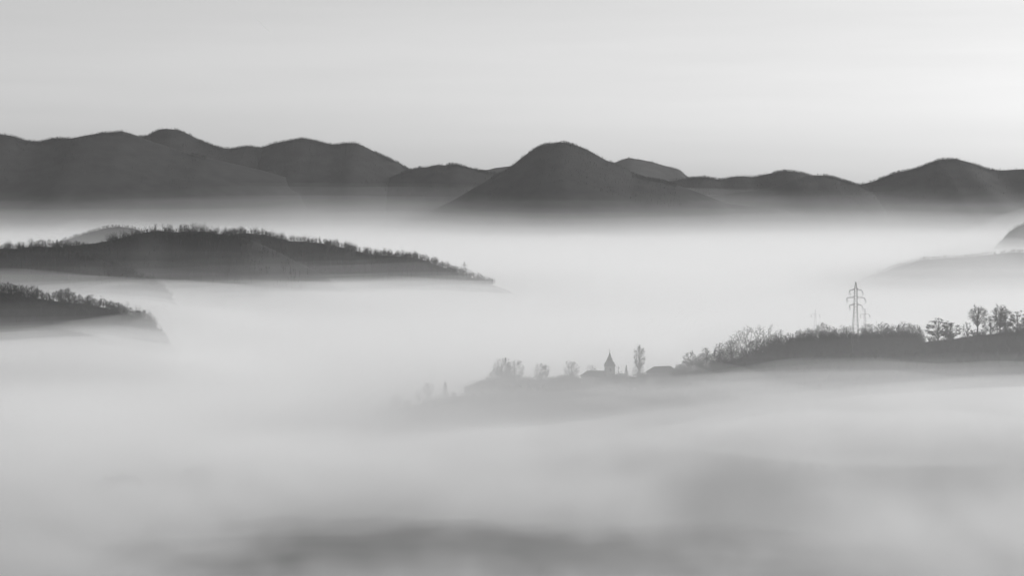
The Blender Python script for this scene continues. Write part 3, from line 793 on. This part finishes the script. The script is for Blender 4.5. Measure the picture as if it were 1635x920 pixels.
# ------------------------------------------------------------------ fog
def fog_layer(x0, x1, y0, y1, nx, ny, bottom, topf, density, g=0.25, mat=None):
    xs = np.linspace(x0, x1, nx); ys = np.linspace(y0 ** 0.6, y1 ** 0.6, ny) ** (1 / 0.6)
    X, Y = np.meshgrid(xs, ys, indexing='ij')
    Z = np.maximum(topf(X, Y), bottom + 0.5)
    n = nx * ny
    top = np.stack([X, Y, Z], 2).reshape(-1, 3)
    bot = top.copy(); bot[:, 2] = bottom
    f = grid_faces(nx, ny)
    def wall(idx): return np.stack([idx[:-1], idx[1:], idx[1:] + n, idx[:-1] + n], 1)
    ia = np.arange(n).reshape(nx, ny)
    faces = np.concatenate([f, f[:, ::-1] + n, wall(ia[:, 0]), wall(ia[::-1, -1]), wall(ia[0, ::-1]), wall(ia[-1, :])])
    me = mesh_from('fog', np.concatenate([top, bot]), faces)
    o = link('fog', me, mat or air_mat('fog_air', density, g))
    o['kind'] = 'stuff'
    return o

G = 0.25
def swell(x, y):
    """where the fog sea stands higher or lower than its mean level"""
    return (hill_bump(x, y, 370, 1190, 290, 200, 50) + hill_bump(x, y, 160, 1330, 120, 120, 6) - hill_bump(x, y, -10, 1470, 190, 200, 24)
            + hill_bump(x, y, -470, 1740, 210, 120, 27) + hill_bump(x, y, -590, 2330, 190, 120, 40) + hill_bump(x, y, -330, 2640, 260, 130, 26) + hill_bump(x, y, -335, 1790, 95, 90, 17) + hill_bump(x, y, -440, 2400, 115, 90, 22) + hill_bump(x, y, -110, 2830, 160, 130, 16)
            - 8 * (1 - sstep(850, 1250, y)) * (1 - 0.4 * sstep(0, 200, x)) * (.35 + .65 * sstep(-190, -80, x))
            - hill_bump(x, y, -64, 905, 62, 70, 11) - hill_bump(x, y, -22, 900, 14, 30, 5) - hill_bump(x, y, 118, 1010, 34, 70, 12) - hill_bump(x, y, 240, 1010, 50, 60, 9) - hill_bump(x, y, 40, 930, 50, 60, 5))
# the sea thins out upwards: every layer is thinner than the one below and has waves of its own
for k, (zt, dn, am) in enumerate(((-30, .0200, 5), (-21, .0100, 6), (-13, .0026, 7), (-7, .0016, 8), (-1, .0010, 8), (5, .0006, 9), (12, .00035, 10), (21, .0002, 11), (34, .00011, 12), (80, .00007, 10))):
    fog_layer(-3600 - 10 * k, 3600 + 10 * k, 260 + 8 * k, 7400 + 10 * k, 110, 170, -141 + .5 * k,
              lambda x, y: zt + am * fbm(x / (190 + 22 * k), y / (300 + 40 * k), 41 + 11 * k, 4) + swell(x, y) * (1 - .06 * k) - (130 * sstep(3000, 4800, y) if zt > 60 else 0), dn, G)
def far(zt):
    """mist that climbs towards the feet of the mountains"""
    def top(x, y):
        t = np.clip((y - 2900) / 3500, 0, .95)
        return -45 + (zt + 45) * t ** 1.15 + (5 + zt * 0.16) * fbm(x / 1100, y / 800, int(zt), 4) * np.minimum(t, 1)
    return top
for k, (zt, dn) in enumerate(((32, .0010), (50, .0007), (70, .00052), (92, .00041), (115, .0003), (138, .0002), (158, .00009))):
    fog_layer(-5000 - 10 * k, 5000 + 10 * k, 2600 + 10 * k, 7300 - 10 * k, 60, 70, -136 + .4 * k, far(zt), dn, G)

def fog_bank(cx, cy, rx, ry, z0, h, density, seed, n=48, rot=0.0):
    """a soft edged lens of fog lying on the fog sea"""
    a = np.linspace(0, 2 * np.pi, n, endpoint=False)
    r = np.linspace(0, 1, 14)[1:]
    Rr, Aa = np.meshgrid(r, a, indexing='ij')
    edge = 1 + 0.28 * vnoise(np.cos(Aa) * 1.7 + seed, np.sin(Aa) * 1.7, seed)
    ex, ey = rx * Rr * edge * np.cos(Aa), ry * Rr * edge * np.sin(Aa)
    X = cx + ex * math.cos(rot) - ey * math.sin(rot); Y = cy + ex * math.sin(rot) + ey * math.cos(rot)
    prof = (1 - Rr ** 2) ** 2
    Zt = z0 + h * prof * (1 + 0.55 * fbm(X / max(24, rx * .4), Y / max(24, rx * .5), seed + 2, 4)) + 0.05
    Zb = z0 - 25 * prof - 0.05
    m = len(r); V = [(cx, cy, z0 + h), (cx, cy, z0 - 25)]
    V = np.concatenate([np.array(V), np.stack([X, Y, Zt], 2).reshape(-1, 3), np.stack([X, Y, Zb], 2).reshape(-1, 3)])
    F = []
    T = lambda i, j: 2 + i * n + j % n
    Bo = lambda i, j: 2 + m * n + i * n + j % n
    for j in range(n):
        F.append((0, T(0, j), T(0, j + 1))); F.append((1, Bo(0, j + 1), Bo(0, j)))
        for i in range(m - 1):
            F += [(T(i, j), T(i + 1, j), T(i + 1, j + 1)), (T(i, j), T(i + 1, j + 1), T(i, j + 1))]
            F += [(Bo(i, j), Bo(i + 1, j + 1), Bo(i + 1, j)), (Bo(i, j), Bo(i, j + 1), Bo(i + 1, j + 1))]
        F += [(T(m - 1, j), Bo(m - 1, j), Bo(m - 1, j + 1)), (T(m - 1, j), Bo(m - 1, j + 1), T(m - 1, j + 1))]
    o = link('fog', mesh_from('fog', V, F), air_mat('fog_air', density, G)); o['kind'] = 'stuff'
    return o

def bank_px(x, y, Y, rx, ry, h, density, seed):
    p = px(x, y, Y)
    return fog_bank(p[0], Y, rx, ry, p[2], h, density, seed)
for args in ((690, 650, 1500, 190, 140, 34, .0027, 301), (880, 650, 1440, 250, 130, 46, .0046, 302), (1480, 600, 1250, 330, 130, 55, .0009, 303),
             (600, 456, 2800, 230, 150, 11, .0020, 304), (330, 460, 2650, 300, 150, 9, .0014, 305), (150, 548, 1700, 190, 150, 12, .0020, 306),
             (-40, 448, 2350, 210, 150, 14, .0014, 307), (230, 462, 2380, 160, 120, 12, .0030, 311), (270, 520, 1850, 120, 120, 14, .0040, 312),
             (1540, 440, 3150, 360, 140, 52, .0055, 313), (1640, 400, 4150, 260, 200, 90, .0020, 314), (170, 395, 4050, 260, 200, 60, .0012, 315), (938, 388, 5100, 160, 120, 25, .0030, 316),
             (1500, 618, 1255, 250, 100, 19, .0030, 318), (1430, 705, 1130, 190, 90, 16, .0120, 319), (1212, 565, 1615, 75, 55, 42, .0050, 317)):
    bank_px(*args)
rw = random.Random(31)
for k in range(16):
    Yw = rw.uniform(1750, 4600); Xw = rw.uniform(-.28, .28) * Yw; sx = rw.uniform(120, 420) * Yw / 3000
    fog_bank(Xw, Yw, sx, sx * rw.uniform(.4, .7), -8 + rw.uniform(-4, 8), rw.uniform(8, 22), rw.uniform(.0006, .0018), 800 + k, 36)
# wisps drifting over the near half of the fog sea
rw = random.Random(77)
for k in range(20):
    Yw = 900 + 620 * rw.random() ** .6; Xw = rw.uniform(-.29, .29) * Yw
    sx = rw.uniform(30, 130) * Yw / 1000; sy = sx * rw.uniform(.35, .8)
    zw = -16 + rw.uniform(-6, 8) + float(swell(np.array([Xw]), np.array([Yw]))[0])
    fog_bank(Xw, Yw, sx, sy, zw, rw.uniform(7, 16), rw.uniform(.0012, .0045), 500 + k, 36)

# torn, smoky fog over the slope nearest the viewer
def smoke():
    ng = bpy.data.node_groups.new('smoke', 'GeometryNodeTree')
    ng.interface.new_socket('Geometry', in_out='OUTPUT', socket_type='NodeSocketGeometry')
    N, L = ng.nodes, ng.links
    def math_(op, a, b=None, c=None):
        n = N.new('ShaderNodeMath'); n.operation = op
        for i, v in enumerate((a, b, c)):
            if v is None: continue
            if isinstance(v, (int, float)): n.inputs[i].default_value = v
            else: L.new(v, n.inputs[i])
        return n.outputs[0]
    def ramp(v, a, b, c=0.0, d=1.0):
        n = N.new('ShaderNodeMapRange'); n.interpolation_type = 'SMOOTHSTEP'; L.new(v, n.inputs['Value'])
        for k, x in zip(('From Min', 'From Max', 'To Min', 'To Max'), (a, b, c, d)): n.inputs[k].default_value = x
        return n.outputs[0]
    pos = N.new('GeometryNodeInputPosition'); sep = N.new('ShaderNodeSeparateXYZ'); L.new(pos.outputs[0], sep.inputs[0])
    x, y, z = sep.outputs
    def noise(scale, detail, dist, stretch, off):
        m = N.new('ShaderNodeVectorMath'); m.operation = 'MULTIPLY_ADD'; L.new(pos.outputs[0], m.inputs[0])
        m.inputs[1].default_value = stretch; m.inputs[2].default_value = off
        n = N.new('ShaderNodeTexNoise'); n.inputs['Scale'].default_value = scale; n.inputs['Detail'].default_value = detail; n.inputs['Distortion'].default_value = dist
        L.new(m.outputs[0], n.inputs['Vector']); return n.outputs[0]
    big = noise(.011, 5.0, 1.1, (1.0, .75, 1.6), (31.0, 5.0, 0.0))
    fine = noise(.045, 4.0, .8, (1.0, .8, 1.3), (7.0, 90.0, 0.0))
    n = math_('MULTIPLY_ADD', fine, .28, math_('MULTIPLY', big, .72))
    def blob(cx, cy, rx, ry, k):
        dx = math_('MULTIPLY', math_('SUBTRACT', x, cx), 1 / rx); dy = math_('MULTIPLY', math_('SUBTRACT', y, cy), 1 / ry)
        r2 = math_('ADD', math_('MULTIPLY', dx, dx), math_('MULTIPLY', dy, dy))
        return math_('MULTIPLY', math_('EXPONENT', math_('MULTIPLY', r2, -1.0)), k)
    for b in BLOBS: n = math_('ADD', n, blob(*b))
    body = ramp(n, .40, .66)
    hgt = math_('MULTIPLY', ramp(z, -40, -33), ramp(math_('SUBTRACT', z, blob(370, 1190, 290, 200, 36.0)), -16, 2, 1.0, 0.0))
    box = math_('MULTIPLY', math_('MULTIPLY', ramp(y, 640, 690), ramp(y, 1180, 1330, 1.0, 0.0)), math_('MULTIPLY', ramp(x, -430, -390), ramp(x, 390, 430, 1.0, 0.0)))
    den = math_('MULTIPLY', math_('MULTIPLY', body, hgt), math_('MULTIPLY', box, SMOKE))
    vc = N.new('GeometryNodeVolumeCube')
    vc.inputs['Min'].default_value = (-430, 640, -40); vc.inputs['Max'].default_value = (430, 1330, 20)
    vc.inputs['Resolution X'].default_value = 143; vc.inputs['Resolution Y'].default_value = 115; vc.inputs['Resolution Z'].default_value = 20
    L.new(den, vc.inputs['Density'])
    sm = N.new('GeometryNodeSetMaterial'); sm.inputs['Material'].default_value = air_mat('smoke_air', 1.0, G)
    out = N.new('NodeGroupOutput'); L.new(vc.outputs[0], sm.inputs[0]); L.new(sm.outputs[0], out.inputs[0])
    me = bpy.data.meshes.new('fog'); o = link('fog', me); o['kind'] = 'stuff'; o['label'] = 'torn smoky fog over the slope nearest the viewer'
    md = o.modifiers.new('smoke', 'NODES'); md.node_group = ng
    return o
SMOKE = 0.018
BLOBS = [(-54, 915, 72, 80, -.17), (-18, 910, 16, 30, -.10), (118, 1010, 34, 70, -.14), (240, 1000, 55, 60, -.10), (40, 900, 60, 70, -.07),
         (-165, 770, 85, 60, .16), (170, 760, 110, 50, .12), (-200, 900, 90, 90, .05), (190, 880, 80, 70, .05)]
smoke()

# ------------------------------------------------------------------ haze over the whole scene
hz = 520.0
hv = [(-14000, -14000, -160), (14000, -14000, -160), (14000, 14000, -160), (-14000, 14000, -160),
      (-14000, -14000, hz), (14000, -14000, hz), (14000, 14000, hz), (-14000, 14000, hz)]
hf = [(0, 3, 2, 1), (4, 5, 6, 7), (0, 1, 5, 4), (1, 2, 6, 5), (2, 3, 7, 6), (3, 0, 4, 7)]
h = link('haze', mesh_from('haze', hv, hf), air_mat('haze_air', 0.000018, G))
h['kind'] = 'stuff'
